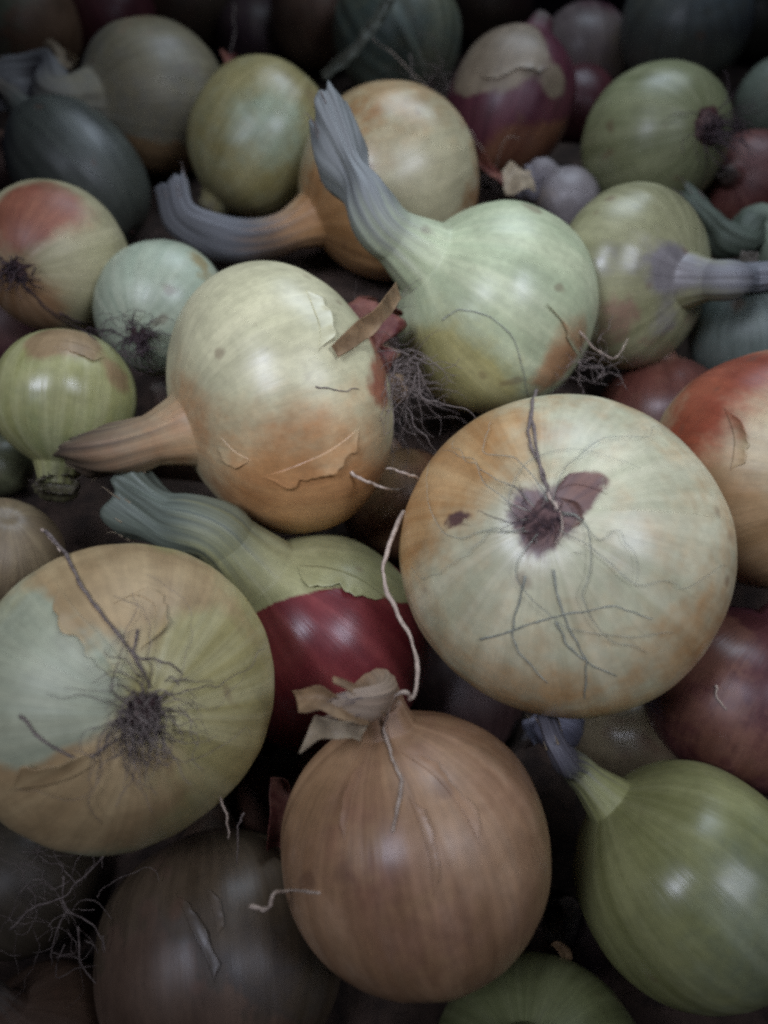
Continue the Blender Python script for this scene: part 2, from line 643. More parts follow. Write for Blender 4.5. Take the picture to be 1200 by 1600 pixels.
    # ---- roots
    if tuft:
        n = tuft['n']
        ln = tuft['len'] * R
        spread = tuft.get('spread', .8)
        lines = []
        for k in range(n):
            a_ = rng.uniform(0, 6.28)
            b_ = spread * math.sqrt(rng.uniform(0, 1))
            dirv = np.array([math.cos(a_) * math.sin(b_), math.sin(a_) * math.sin(b_), -math.cos(b_)])
            lk = ln * rng.uniform(.35, 1.1)
            st = rp + np.array([math.cos(a_), math.sin(a_), 0]) * rng.uniform(.02, .10) * R + [0, 0, .0006]
            m_ = 18
            pts = [st]
            dv = dirv.copy()
            curl = rng.normal(size=3) * tuft.get('curl', .28)
            bias = np.array(tuft['bias']) if 'bias' in tuft else None
            bl = np.array(INV.to_3x3() @ camvec(*bias)) * .16 if bias is not None else 0
            for s in range(m_):
                curl = curl * .8 + rng.normal(size=3) * tuft.get('curl', .28) * .6
                wv_ = tuft.get('curl', .28) * .9
                dv = dv + curl * .5 + bl + wv_ * np.array([math.sin(s * .9 + k), math.cos(s * .8 + 2 * k), math.sin(s * .7 + 3 * k)]) * .5
                dv /= np.linalg.norm(dv)
                nxt = pts[-1] + dv * lk / m_
                # keep outside the bulb
                ell = math.sqrt((nxt[0] / R) ** 2 + (nxt[1] / R) ** 2 + (nxt[2] / (asp * R)) ** 2)
                if ell < 1.035 and math.hypot(nxt[0], nxt[1]) > .2 * R:
                    nxt = nxt / ell * 1.035
                pts.append(nxt)
            rad0 = rng.uniform(.00011, .00022) * tuft.get('thick', 1)
            sm = smooth_line(pts, 30)
            lines.append((sm, np.linspace(rad0, rad0 * .35, 30)))
        tubes('roots', lines, tuft.get('mat', M_ROOT), e, 4)
    if cling:
        lines = []
        cl_n, cl_len = cling[:2]
        arc = cling[2] if len(cling) > 2 else None
        for k in range(cl_n):
            a_ = rng.uniform(0, 6.28) if arc is None else rng.uniform(*arc)
            tot = cl_len * rng.uniform(.4, 1.1)
            pts = []
            da = rng.normal() * .5
            lon_ = a_
            for s in range(16):
                thp = .07 + tot * s / 15
                da = da * .85 + rng.normal() * .35
                lon_ += da * .10 / max(.25, math.sin(thp)) * .6
                rho = math.sin(thp) ** .92 * R
                zq = -asp * R * math.cos(thp)
                lift = 1.012 + .008 * rng.rand()
                zq += pit * R * math.exp(-(rho / R / .16) ** 2)
                dd = np.array([math.cos(lon_) * rho, math.sin(lon_) * rho, zq]) * lift
                pts.append(dd)
            rad0 = rng.uniform(.00006, .00012)
            lines.append((smooth_line(pts, 30), np.linspace(rad0 * 1.3, rad0 * .5, 30)))
        tubes('clinging_roots', lines, cling[3] if len(cling) > 3 else M_ROOT_BLUE, e, 4)
    return e


HI = (176, 108)

# --- colours: (flesh pair), (dry papery pair), (tint pair)
GREENY = ('#b5b995', '#c9c9a0')
OLIVE = ('#8f9560', '#a9ab78')
YELLOW = ('#b6a568', '#c9bd8a')
TAN = ('#a67f55', '#c4a070')
BROWN = ('#8b6446', '#b08a64')
ORANGE = ('#a9693f', '#c38a55')
RED = ('#6e1f26', '#8f3a38')
PURPLE = ('#5a2636', '#7d4652')
BLUEG = ('#6d7d74', '#8a978a')

onion('A', 'large pale green-yellow onion showing its round root scar, right of centre', 874, 862, 245, (-.11, .27, .95),
      skin_mat('skin_pale_large', ('#b9b892', '#cfcaa6'), ('#4c383c', '#86604e'), ('#b5854f', '#c9a26c'), 1, .37, .34, .9, .35, .10, 1.7, .5),
      rootpx=(850, 806), asp=.93, dry=-1.25, drynoise=.12, tint=-.75, tintnoise=.15, seed=11, res=HI, pit=.05, lump=.02,
      patches=[(908, 760, 30, 1.3), (703, 818, 13, 1.3), (724, 811, 15, 1.4), (885, 790, 30, 1.2), (815, 795, 36, 1.0), (845, 850, 36, 1.0), (790, 780, 40, .35), (940, 746, 18, .9), (850, 806, 46, .6)],
      tpatches=[(690, 730, 130, 1.3), (640, 820, 70, 1.0), (780, 690, 90, .6), (1075, 1000, 70, .5), (860, 1090, 90, .5)],
      tuft=dict(n=26, len=.30, spread=1.2, curl=.5, mat=M_ROOT_DARK, thick=.9), cling=(11, 1.0), plate=.14, ribs=.002, grad=('tint', -.1, 1.9))

onion('B', 'big ochre onion with a pale peeled wedge and dark root tuft, at left edge', 198, 1080, 236, (.10, -.12, .98),
      skin_mat('skin_ochre_peeled', ('#a3a88a', '#b2b493'), ('#a5875c', '#c2a878'), ('#b0a468', '#c6bc86'), 2, .42, .4, .5, .4, .14, .6, .5),
      rootpx=(226, 1118), asp=.92, dry=-.45, drynoise=.2, tint=.35, tintnoise=.3, seed=21, res=HI, pit=.07,
      patches=[(240, 935, 95, .9), (330, 900, 80, .8), (150, 880, 100, .9), (160, 1250, 130, 1.1), (40, 1260, 110, .9), (330, 1020, 60, -.8), (20, 965, 34, -1.2), (58, 985, 34, -1.3), (95, 1030, 34, -1.2), (132, 1072, 30, -1.2), (40, 1040, 44, -1.2), (62, 1092, 44, -1.2), (108, 1112, 36, -1.2), (10, 1110, 50, -1.2), (40, 1165, 36, -1.2), (395, 1000, 50, .6)],
      tpatches=[(75, 1010, 80, -1.5), (50, 1110, 95, -1.3), (330, 1100, 90, .6)],
      tuft=dict(n=130, len=.44, spread=1.1, curl=.4, bias=(-.05, -.9, .1), mat=M_ROOT), cling=(9, .8, None, M_ROOT), plate=.12, ribs=.004, grad=('dry', -.25, .6))

onion('C', 'round brown onion with papery skin and a crumpled dry neck, front centre', 650, 1326, 210, (.12, -.93, -.42),
      skin_mat('skin_brown_papery', ('#a47c58', '#bc9876'), ('#966e4c', '#b08a64'), ('#7c4a3c', '#94604e'), 3, .33, .3, .5, .9, .26),
      neckpx=(598, 1130), zc=1.12, cone=0.72, asp=.97, dry=.1, drynoise=.5, tint=-.2, tintnoise=.5, seed=31, res=HI, rn=.17, taper=1.6,
      neck=dict(pts=[(572, 1104, .150), (545, 1104, .150), (512, 1112, .151)], rend=.5, flat=.5, ragged=2),
      neckcol=neck_mat('stalk_crumpled', '#a98468', '#bfa588', 3), tpatches=[(640, 1430, 90, .5), (560, 1330, 60, .4), (780, 1250, 60, .4)],
      ribs=.005, lump=.016)

onion('D', 'shiny yellow onion with reddish root end and tan underside, left of centre', 438, 626, 204, (.86, .30, .36),
      skin_mat('skin_yellow_shiny', ('#c2bd92', '#d2cba0'), ('#ae7646', '#c4925c'), ('#93523f', '#a96a52'), 4, .33, .8, .3, .45, .16, .8),
      neckpx=(240, 688), zc=1.32, cone=.6, asp=.78, dry=-.5, drynoise=.3, tint=-1.2, tintnoise=.2, seed=41, res=HI, rn=.15, taper=1.6, pit=.04,
      patches=[(430, 800, 110, .9), (290, 650, 80, .8), (480, 730, 90, .4), (420, 500, 110, -.6), (350, 560, 40, -.5), (560, 780, 80, .9)],
      tpatches=[(590, 540, 58, 2.0), (590, 600, 44, 1.6)],
      neck=dict(pts=[(148, 706, .222)], v0=.82, rend=1.7, flat=.45, ragged=2.5), neckcol=neck_mat('stalk_tan', '#97714c', '#74604c', 4),
      tuft=dict(n=170, len=1.0, spread=1.35, curl=.5, bias=(.2, -.5, .38), mat=M_ROOT, thick=1.15), ribs=.003)

onion('E', 'pale green onion with a broad grey-blue stalk standing up to its left', 776, 485, 157, (.80, -.50, .22),
      skin_mat('skin_pale_stalked', ('#aab58c', '#c0c69c'), ('#a5784f', '#bb9468'), ('#a89f62', '#b9b074'), 5, .36, .5, .5, .35, .12, .8, .4),
      neckpx=(655, 398), zc=1.4, cone=.72, asp=.94, dry=-1.0, drynoise=.25, tint=-.7, tintnoise=.2, seed=51, res=HI, rn=.21, taper=1.8,
      patches=[(890, 545, 55, 1.5), (850, 600, 40, .9), (640, 420, 40, .8)], tpatches=[(695, 585, 70, 1.2), (760, 620, 60, .8)],
      neck=dict(pts=[(562, 290, .236), (512, 192, .243)], rend=1.15, flat=.3, mid=0, ragged=2, rows=34),
      neckcol=neck_mat('stalk_grey_blue', '#a9b08a', '#9b9f9a', 5), cling=(16, .9),
      tuft=dict(n=26, len=.45, spread=1.2, curl=.4, bias=(0, -.3, .6), mat=M_ROOT_PALE, thick=.9))

onion('F', 'glossy olive green onion with its neck pointing up-left, lower right corner', 1080, 1378, 176, (.74, -.55, .10),
      skin_mat('skin_olive_glossy', ('#8e8f56', '#a4a46c'), ('#6c5c38', '#827444'), ('#788062', '#8b9274'), 6, .30, .3, .6, .3, .05),
      neckpx=(948, 1248), zc=1.28, cone=.66, asp=.98, dry=-1.0, drynoise=.3, tint=-.5, tintnoise=.5, seed=61, res=HI, rn=.125, taper=3.0,
      neck=dict(pts=[(868, 1162, .178), (852, 1120, .184)], rend=.9, flat=.3), neckcol=neck_mat('stalk_olive', '#828a54', '#77747c', 6))

onion('G', 'orange-red onion with a pale yellow middle, cut off by the right edge', 1213, 737, 188, (-.1, .1, -.95),
      skin_mat('skin_orange_edge', ('#c2b187', '#d0c095'), ('#8e3c26', '#a85838'), ('#a98558', '#bd9a6c'), 7, .40, .6, .8, .5, .15, .7),
      asp=.95, dry=-.6, drynoise=.2, tint=-.3, tintnoise=.3, seed=71, res=HI,
      patches=[(1110, 610, 90, 1.1), (1170, 560, 80, 1.0), (1085, 690, 50, .6)], tpatches=[(1150, 870, 100, 1.2), (1100, 780, 70, .8)])

onion('H', 'deep red onion with a pale olive cap and green striped stalk, behind the brown onion', 505, 1003, 166, (.80, -.52, .05),
      skin_mat('skin_red_capped', ('#6c2226', '#883a38'), ('#94925f', '#a9a576'), ('#561820', '#702a2c'), 8, .28, .12, .5, .5, .12, .18, .5),
      neckpx=(400, 892), zc=1.42, cone=.72, asp=.98, dry=-1.1, drynoise=.08, tint=-.4, tintnoise=.3, seed=81, res=HI, rn=.23, taper=2.0,
      patches=[(560, 865, 78, 2.0), (460, 870, 80, 2.0), (615, 905, 40, 1.7), (380, 910, 80, 2.0)],
      neck=dict(pts=[(270, 815, .209), (195, 768, .214)], rend=1.25, flat=.3, ragged=.8, rows=32),
      neckcol=neck_mat('stalk_green_striped', '#79805f', '#7f8a78', 8))

onion('I', 'dark red onion beneath the pale one at the right edge', 1160, 1092, 152, (-.3, -.8, -.2),
      skin_mat('skin_dark_red', ('#4c2426', '#663a38'), ('#6d4234', '#855a48'), PURPLE, 9, .30, .3, .4, .6, .15),
      asp=.9, dry=-.35, drynoise=.5, tint=-.3, tintnoise=.4, seed=91, patches=[(1100, 1000, 60, .9)])

onion('I2', 'dull brown onion with a blue-grey neck under the large pale onion', 990, 1152, 108, (.9, .1, .15),
      skin_mat('skin_dull_brown', ('#8a7a5c', '#9d8d6c'), ('#7a5f4a', '#8d7058'), BROWN, 10, .28, .3, .4, .6, .15),
      zc=1.3, asp=.95, dry=-.3, drynoise=.5, tint=-.6, seed=101, rn=.26, taper=1.8,
      neck=dict(pts=[(880, 1150, .250), (845, 1125, .246)], rend=1.1, flat=.3, ragged=2), neckcol=neck_mat('stalk_blue_grey', '#7b7672', '#807f90', 10))

onion('J', 'small yellow-green onion with torn skin on top, left edge', 105, 622, 108, (.25, .85, .15),
      skin_mat('skin_small_yellow', ('#9c9a5c', '#b0ad78'), ('#8d7450', '#a88c64'), OLIVE, 11, .31, .4, .4, .4, .12, 1, .5),
      neckpx=(93, 729), zc=1.25, cone=0.75, asp=.97, dry=-.9, drynoise=.3, tint=-.4, tintnoise=.4, seed=111, res=(140, 84), rn=.24, taper=1.4,
      patches=[(110, 525, 45, 1.6), (190, 590, 32, 1.2), (60, 535, 30, 1.0), (140, 700, 50, .4)],
      neck=dict(pts=[(90, 758, .224)], rend=.9, flat=.3), neckcol=neck_mat('stalk_dark_olive', '#6c6648', '#6a6248', 11))

onion('K', 'pale green onion with a dark root tuft, tucked behind the shiny yellow one', 254, 488, 101, (-.42, -.48, .72),
      skin_mat('skin_pale_tucked', ('#a3b094', '#b6bda0'), ('#8f8458', '#a3966c'), GREENY, 12, .36, .2, .5, .3, .10),
      rootpx=(214, 530), asp=.95, dry=-.7, drynoise=.3, seed=121, res=(140, 84), pit=.06,
      patches=[(300, 410, 40, .6)], tuft=dict(thick=2.0, n=50, len=.6, spread=1.2, curl=.35, bias=(.3, -.6, .2), mat=M_ROOT_DARK), plate=.2)

onion('L', 'onion red on top and pale yellow below, at the left edge above the small one', 84, 403, 114, (-.52, -.22, .78),
      skin_mat('skin_red_yellow', ('#b3ab7e', '#c5bb90'), ('#8e4f3a', '#a86a4c'), ('#a37a52', '#b5906a'), 13, .40, .6, .6, .4, .15, .6),
      rootpx=(22, 425), asp=.95, dry=-.7, drynoise=.2, tint=-.5, tintnoise=.3, seed=131, res=(140, 84), pit=.06,
      patches=[(60, 315, 55, 1.3), (20, 350, 50, 1.0), (130, 330, 40, .6)], tpatches=[(40, 480, 60, 1.2)],
      tuft=dict(thick=2.0, n=46, len=.5, spread=1.3, curl=.35, bias=(.3, -.5, .2), mat=M_ROOT_DARK), plate=.22)

onion('M', 'small yellow-green egg-shaped onion left of the blue-grey stalk', 408, 217, 109, (.5, .6, .12),
      skin_mat('skin_small_egg', ('#948852', '#a89c68'), ('#8a7a4e', '#9c8a5e'), ('#9fae90', '#adb89c'), 14, .34, .3, .7, .3, .08),
      asp=1.06, neck=dict(length=.05, rend=.5), dry=-.6, drynoise=.3, tint=-.5, tintnoise=.2, seed=141, res=(140, 84), tpatches=[(420, 195, 55, .9)], patches=[(490, 150, 30, .8)])

onion('N', 'tan onion with a long pale neck bent to the left, behind the blue-grey stalk', 609, 288, 141, (.75, .42, -.2),
      skin_mat('skin_tan_bent', ('#b9b088', '#c7bd94'), ('#a0703f', '#b88a58'), ('#a88a5c', '#b89a6c'), 15, .33, .35, .5, .5, .14),
      neckpx=(485, 345), zc=1.3, cone=.66, asp=.98, dry=-.2, drynoise=.3, tint=-.1, tintnoise=.4, seed=151, res=(140, 84), rn=.17, taper=1.8,
      patches=[(520, 330, 70, .9), (560, 420, 80, .9), (680, 230, 70, -.9), (660, 300, 60, -.5), (560, 190, 40, .6)],
      neck=dict(pts=[(350, 372, .313), (285, 345, .312), (268, 288, .313)], rend=1.0, flat=.5, mid=0, rows=40),
      neckcol=neck_mat('stalk_pale_bent', '#90806c', '#8e8f92', 15))

onion('O', 'grey-olive onion with tan base and a pale neck lying to the left, upper left', 247, 155, 110, (.80, -.1, -.1),
      skin_mat('skin_grey_olive', ('#81785c', '#948a6a'), ('#8a6a46', '#9c7e58'), ('#7a786e', '#8a887c'), 16, .45, .25, .5, .3, .10),
      neckpx=(142, 162), zc=1.3, cone=0.8, asp=.98, dry=-.5, drynoise=.3, tint=-.3, tintnoise=.4, seed=161, res=(140, 84), rn=.30, taper=1.6,
      patches=[(250, 265, 60, 1.3), (200, 240, 40, .9)],
      neck=dict(pts=[(60, 125, .366), (-15, 140, .364)], rend=.8, flat=.55, rows=30), neckcol=neck_mat('stalk_grey', '#7d786c', '#8d8c8a', 16))

onion('P', 'dark blue-green elongated onion under the pale neck, left side', 124, 272, 92, (.62, -.70, -.15),
      skin_mat('skin_blue_green', ('#42463e', '#54584e'), ('#4a4c40', '#56584a'), ('#555a56', '#60655f'), 17, .42, .4, .5, .8, .12),
      asp=1.3, dry=-.5, drynoise=.3, tint=-.5, tintnoise=.5, seed=171)

onion('Q', 'dark red onion with a tan dry cap, above the pale green one', 797, 166, 94, (-.22, -.88, .30),
      skin_mat('skin_red_dry_cap', ('#522430', '#6c3640'), ('#7f6e58', '#94836a'), ('#6e4230', '#875a40'), 18, .38, .3, .3, .5, .14, .7, .4),
      rootpx=(762, 258), neck=dict(length=.05, rend=.5), asp=1.17, dry=-1.0, drynoise=.15, tint=-.8, tintnoise=.2, seed=181, res=(140, 84),
      patches=[(785, 75, 62, 2.2), (735, 110, 34, 1.5), (868, 130, 24, 1.4)], tpatches=[(810, 255, 60, 1.3), (870, 220, 40, .8)],
      tuft=dict(thick=2.0, n=40, len=.7, spread=1.1, curl=.35, bias=(-.3, -.1, .5), mat=M_ROOT))

onion('R', 'flattened greenish tan onion with a blue-white neck pointing right', 985, 440, 143, (-.92, -.12, .25),
      skin_mat('skin_grey_tan', ('#87855e', '#9b9870'), ('#8a6e58', '#9c8068'), ('#76706f', '#86807e'), 19, .30, .3, .4, .4, .12),
      neckpx=(1122, 438), zc=1.35, cone=.6, asp=.70, dry=-.6, drynoise=.3, tint=-.5, tintnoise=.3, seed=191, res=(140, 84), rn=.16, taper=1.6, depth=.284,
      patches=[(960, 500, 50, .9), (1010, 560, 50, .5)], tpatches=[(1050, 420, 45, 1.0), (1040, 500, 40, .7)],
      neck=dict(pts=[(1178, 434, .277), (1240, 428, .272)], rend=.95, flat=.2, rows=30), neckcol=neck_mat('stalk_blue_white', '#858490', '#94959a', 19),
      tuft=dict(n=34, len=.42, spread=1.3, curl=.45, bias=(.2, -.4, .6), mat=M_ROOT_PALE))

onion('S', 'yellow-green onion with a dark red-brown root end on its right, upper right', 1026, 220, 112, (.78, .18, .50),
      skin_mat('skin_green_rooted', ('#80845a', '#96986e'), ('#5b3a3a', '#6f4a44'), ('#7c8256', '#8e946a'), 20, .36, .1, .4, .4, .12),
      rootpx=(1112, 198), asp=.95, dry=-1.1, drynoise=.2, tint=-.3, tintnoise=.5, seed=201, res=(140, 84), pit=.04,
      patches=[(1112, 195, 34, 1.8)], tuft=dict(thick=2.0, n=60, len=.75, spread=1.0, curl=.3, bias=(.4, -.3, 0), mat=M_ROOT_DARK), plate=.22)

onion('T', 'dark slate-green round onion at the top right', 1070, 42, 98, (.2, -.3, -.8),
      skin_mat('skin_slate', ('#58594e', '#68695c'), ('#5a6050', '#666c5a'), ('#586468', '#626e72'), 21, .40, .4, .5, .3, .08),
      asp=.95, dry=-.6, drynoise=.4, tint=-.2, tintnoise=.4, seed=211)
onion('U', 'small pinkish tan onion between the red one and the slate-green one', 912, 88, 73, (.1, -.7, .3),
      skin_mat('skin_pinkish', ('#80706c', '#93827c'), ('#877664', '#988874'), PURPLE, 22, .42, .3, .4, .4),
      asp=.95, dry=-.3, drynoise=.5, tint=-.7, seed=221, tpatches=[(900, 150, 40, 1.2)])
onion('V', 'green striped onion with leafy layers at the top middle', 622, 58, 98, (.35, -.6, .1),
      skin_mat('skin_leafy_green', ('#676a50', '#87886c'), ('#75785c', '#888a6c'), ('#4c5c54', '#5e6e64'), 23, .45, .2, .5, 1.0, .25),
      asp=1.05, dry=-.7, drynoise=.5, tint=-.2, tintnoise=.5, seed=231, ribs=.014, tuft=dict(n=20, len=.7, spread=1.0, curl=.35, mat=M_ROOT))
onion('W', 'brown onion at the top edge left of the green striped one', 497, 25, 76, (.1, -.7, -.3),
      skin_mat('skin_brown_top', ('#6d5848', '#7f6a56'), ('#6b4d3c', '#7c5c48'), BROWN, 24, .45, .3, .4, .4, .12), asp=.95, dry=0, seed=241)
onion('X', 'dark red onion at the top edge behind the grey-olive one', 172, 30, 72, (.3, -.6, -.4),
      skin_mat('skin_red_top', ('#5c2a30', '#6f3a3c'), ('#6b4a40', '#7c5a4c'), PURPLE, 25, .42, .3, .4, .4, .12), asp=.95, dry=-.6, seed=251)
onion('Y', 'olive-brown striped onion in the top left corner', 38, 45, 86, (.6, -.5, .2),
      skin_mat('skin_corner', ('#6d6e50', '#7f7f60'), ('#6e5138', '#806248'), ('#5c6450', '#6c7460'), 26, .45, .3, .4, .9, .2), asp=.95, dry=-.1, seed=261,
      neck=dict(pts=[(75, 95, .43), (110, 100, .425)], rend=.8), tint=-.2)
onion('Z', 'pale green onion peeking in at the right edge, upper corner', 1213, 152, 60, (.2, .3, -.7),
      skin_mat('skin_peek', ('#7f8a78', '#93a08c'), ('#7c7a5c', '#8d8a6c'), GREENY, 27, .4, .3, .4, .3), asp=.95, dry=-.6, seed=271)
onion('AA', 'red-brown onion by the right edge below the dark roots', 1170, 288, 76, (.5, .1, -.5),
      skin_mat('skin_red_brown', ('#5f302c', '#75443a'), ('#6d4236', '#7d5244'), RED, 28, .4, .3, .4, .4, .12), asp=.95, dry=-.3, seed=281)
onion('AB', 'small onion at the right edge with a green stalk pointing up-left', 1245, 392, 58, (.72, -.62, .15),
      skin_mat('skin_stalk_edge', ('#7d8a74', '#8f9c84'), ('#78785c', '#88886c'), GREENY, 29, .42, .3, .4, .5, .12), asp=.95, dry=-.6, seed=291, rn=.5, taper=.6, depth=.315,
      neck=dict(pts=[(1150, 378, .312), (1105, 345, .316), (1070, 308, .322)], rend=.8, flat=.2, rows=32, ragged=2), neckcol=neck_mat('stalk_green', '#66745c', '#5f6c58', 29))
onion('AC', 'tiny pale pinkish onion peeping over the pale green one', 886, 318, 52, (.5, -.4, -.3),
      skin_mat('skin_tiny_pink', ('#7c7472', '#8a8280'), ('#8d7f70', '#9c8e80'), GREENY, 30, .4, .3, .4, .3, .08), asp=.95, dry=-.5, seed=301, rn=.4,
      neck=dict(pts=[(830, 290, .348), (812, 275, .346)], rend=1.0, ragged=.6), neckcol=neck_mat('stalk_whitish', '#8f888c', '#98929a', 30))
onion('AD', 'grey-green onion below the blue-white neck at the right edge', 1170, 522, 88, (.2, -.6, -.4),
      skin_mat('skin_grey_green', ('#5a645c', '#6a746c'), ('#606652', '#6e7460'), BLUEG, 31, .42, .3, .4, .4), asp=.95, dry=-.6, seed=311)
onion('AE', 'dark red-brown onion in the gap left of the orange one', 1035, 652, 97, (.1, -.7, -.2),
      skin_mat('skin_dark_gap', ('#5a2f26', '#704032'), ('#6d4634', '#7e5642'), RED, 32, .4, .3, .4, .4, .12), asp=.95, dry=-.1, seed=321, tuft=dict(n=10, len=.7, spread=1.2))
onion('AF', 'small tan onion at the left edge above the ochre one', 0, 868, 92, (.3, .5, .4),
      skin_mat('skin_tan_edge', ('#7f6c50', '#94805e'), ('#7c6248', '#8d7254'), TAN, 33, .42, .3, .4, .3), asp=.95, dry=-.2, seed=331)
onion('AG', 'tiny dark olive onion at the left edge below the small yellow-green one', -4, 728, 52, (.1, -.3, -.6),
      skin_mat('skin_tiny_olive', ('#5a5c40', '#6c6e4e'), ('#5c5040', '#6a5c4a'), OLIVE, 34, .4, .3, .4, .3), asp=.95, dry=-.6, seed=341)
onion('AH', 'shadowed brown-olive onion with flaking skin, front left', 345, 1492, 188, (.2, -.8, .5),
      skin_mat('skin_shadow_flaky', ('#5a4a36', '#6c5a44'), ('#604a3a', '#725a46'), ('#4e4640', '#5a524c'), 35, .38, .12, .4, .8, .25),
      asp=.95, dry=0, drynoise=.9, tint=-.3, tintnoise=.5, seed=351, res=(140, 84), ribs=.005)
onion('AI', 'dark brown onion in the bottom left corner', 70, 1645, 122, (.2, -.6, -.3),
      skin_mat('skin_corner_brown', ('#5c4534', '#6c5442'), ('#5e4634', '#6c523e'), BROWN, 36, .45, .3, .4, .4, .12), asp=.95, dry=0, seed=361)
onion('AJ', 'olive green onion at the bottom edge below the brown papery one', 845, 1682, 170, (.2, -.5, -.5),
      skin_mat('skin_bottom_olive', ('#747a4c', '#878c5e'), ('#775a3e', '#886a4c'), OLIVE, 37, .36, .3, .4, .3), asp=.95, dry=-.7, seed=371, res=(140, 84),
      patches=[(760, 1535, 50, .7)])
onion('AK', 'tan onion in the gap between the shiny yellow and large pale ones', 625, 792, 92, (.1, -.6, .2),
      skin_mat('skin_gap_tan', ('#8a6c48', '#9c7e58'), ('#80583c', '#926a4a'), TAN, 38, .36, .3, .4, .4, .12), asp=.95, dry=-.1, seed=381)
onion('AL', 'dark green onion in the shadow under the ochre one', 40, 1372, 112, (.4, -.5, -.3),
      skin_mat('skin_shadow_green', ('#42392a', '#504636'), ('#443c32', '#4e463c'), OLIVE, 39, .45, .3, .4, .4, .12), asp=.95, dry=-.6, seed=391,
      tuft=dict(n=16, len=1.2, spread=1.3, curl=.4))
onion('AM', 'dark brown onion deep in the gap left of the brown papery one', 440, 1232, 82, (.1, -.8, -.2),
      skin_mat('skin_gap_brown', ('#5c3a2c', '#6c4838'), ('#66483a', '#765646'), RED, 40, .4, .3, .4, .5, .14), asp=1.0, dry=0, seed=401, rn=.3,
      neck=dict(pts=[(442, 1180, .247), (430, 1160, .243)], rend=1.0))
onion('AQ', 'purple-red onion at the left edge squeezed between two yellow ones', 30, 505, 82, (.3, .2, .2),
      skin_mat('skin_purple_squeezed', ('#5c3440', '#70464e'), ('#6c4a44', '#7c5a50'), PURPLE, 41, .4, .3, .4, .4, .12), asp=.95, dry=-.3, seed=411)
onion('AR', 'dull brown onion at the top edge behind the grey-olive one', 287, 2, 76, (.2, -.6, -.4),
      skin_mat('skin_dull_top', ('#5f5040', '#70604e'), ('#604838', '#705644'), BROWN, 42, .45, .3, .4, .4, .12), asp=.95, dry=0, seed=421)
onion('AS', 'dark purple-brown onion in the gap above the egg-shaped one', 400, 62, 62, (0, -.6, .2),
      skin_mat('skin_gap_purple', ('#47343a', '#574248'), ('#54433c', '#62504a'), PURPLE, 43, .45, .3, .4, .4, .12), asp=.95, dry=-.2, seed=431,
      tuft=dict(n=14, len=.9, spread=1.1))
onion('AT', 'dark brown onion at the top edge above the red one', 770, 12, 62, (0, -.6, -.3),
      skin_mat('skin_top_dark', ('#5c4a3a', '#6c5a48'), ('#5c4236', '#6a4e40'), BROWN, 44, .45, .3, .4, .4, .12), asp=.95, dry=-.2, seed=441)
onion('AU', 'dark olive onion in the top right corner', 1192, 28, 62, (.3, -.6, -.3),
      skin_mat('skin_corner_olive', ('#3f4034', '#4c4e40'), ('#423830', '#4e443a'), OLIVE, 45, .45, .3, .4, .4, .12), asp=.95, dry=-.6, seed=451)
onion('AV', 'small dark red onion behind the green one with dark roots', 905, 168, 60, (.2, -.5, .1),
      skin_mat('skin_behind_red', ('#502026', '#642e32'), ('#5c3a34', '#684640'), RED, 46, .4, .3, .4, .4, .12), asp=.95, dry=-.6, seed=461)
onion('AW', 'small reddish brown onion at the left edge under the pale neck', 14, 268, 60, (.3, .5, .1),
      skin_mat('skin_edge_reddish', ('#64483e', '#76584a'), ('#66483a', '#765644'), RED, 47, .42, .3, .4, .4, .12), asp=.95, dry=-.2, seed=471)
onion('AX', 'dark brown onion in the gap under the tan neck', 290, 722, 90, (.2, -.6, .0),
      skin_mat('skin_under_neck', ('#583c2e', '#6a4c3a'), ('#5e4232', '#6c4e3c'), BROWN, 48, .42, .3, .4, .4, .12), asp=.95, dry=-.1, seed=481)
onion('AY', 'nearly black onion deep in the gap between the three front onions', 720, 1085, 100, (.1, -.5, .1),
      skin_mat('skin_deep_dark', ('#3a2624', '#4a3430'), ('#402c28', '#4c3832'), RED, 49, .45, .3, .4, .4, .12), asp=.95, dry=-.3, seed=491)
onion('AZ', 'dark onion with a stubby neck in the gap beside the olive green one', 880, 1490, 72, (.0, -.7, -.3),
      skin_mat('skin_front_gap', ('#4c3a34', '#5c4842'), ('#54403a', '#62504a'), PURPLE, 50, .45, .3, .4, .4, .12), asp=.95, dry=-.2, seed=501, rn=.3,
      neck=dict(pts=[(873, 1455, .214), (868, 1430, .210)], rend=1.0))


# ------------------------------------------------------------------ ground under the heap
def build_ground():
    n = 90
    xs = np.linspace(-.75, .75, n)
    ys = np.linspace(-.45, 1.25, n)
    C = np.array([list(v['C']) for v in INFO.values()])
    R = np.array([v['R'] for v in INFO.values()])
    A_ = np.array([max(1, v['asp']) for v in INFO.values()])
    V = []
    nn = SNoise(5, 12, 20, 70)
    for yy in ys:
        for xx in xs:
            d2 = (C[:, 0] - xx) ** 2 + (C[:, 1] - yy) ** 2
            w = np.exp(-d2 / (2 * .045 ** 2)) + 1e-9
            near = math.exp(-max(0, math.sqrt(d2.min()) - .05) / .12)
            h = (w * (C[:, 2] - R * .9)).sum() / w.sum()
            low = C[:, 2] - R * A_ * np.sqrt(np.clip(1 - d2 / (R * A_ * 1.15) ** 2, 0, 1)) - .004
            inside = d2 < (R * A_ * 1.1) ** 2
            if inside.any():
                h = min(h, low[inside].min())
            h = h * near
            h = max(h, .0)
            V.append((xx, yy, h + .002 * float(nn(np.array([xx, yy, 0.])))))
    g = mesh_obj('ground', V, grid_faces(n, n, False), M_GROUND)
    g['kind'] = 'structure'


build_ground()

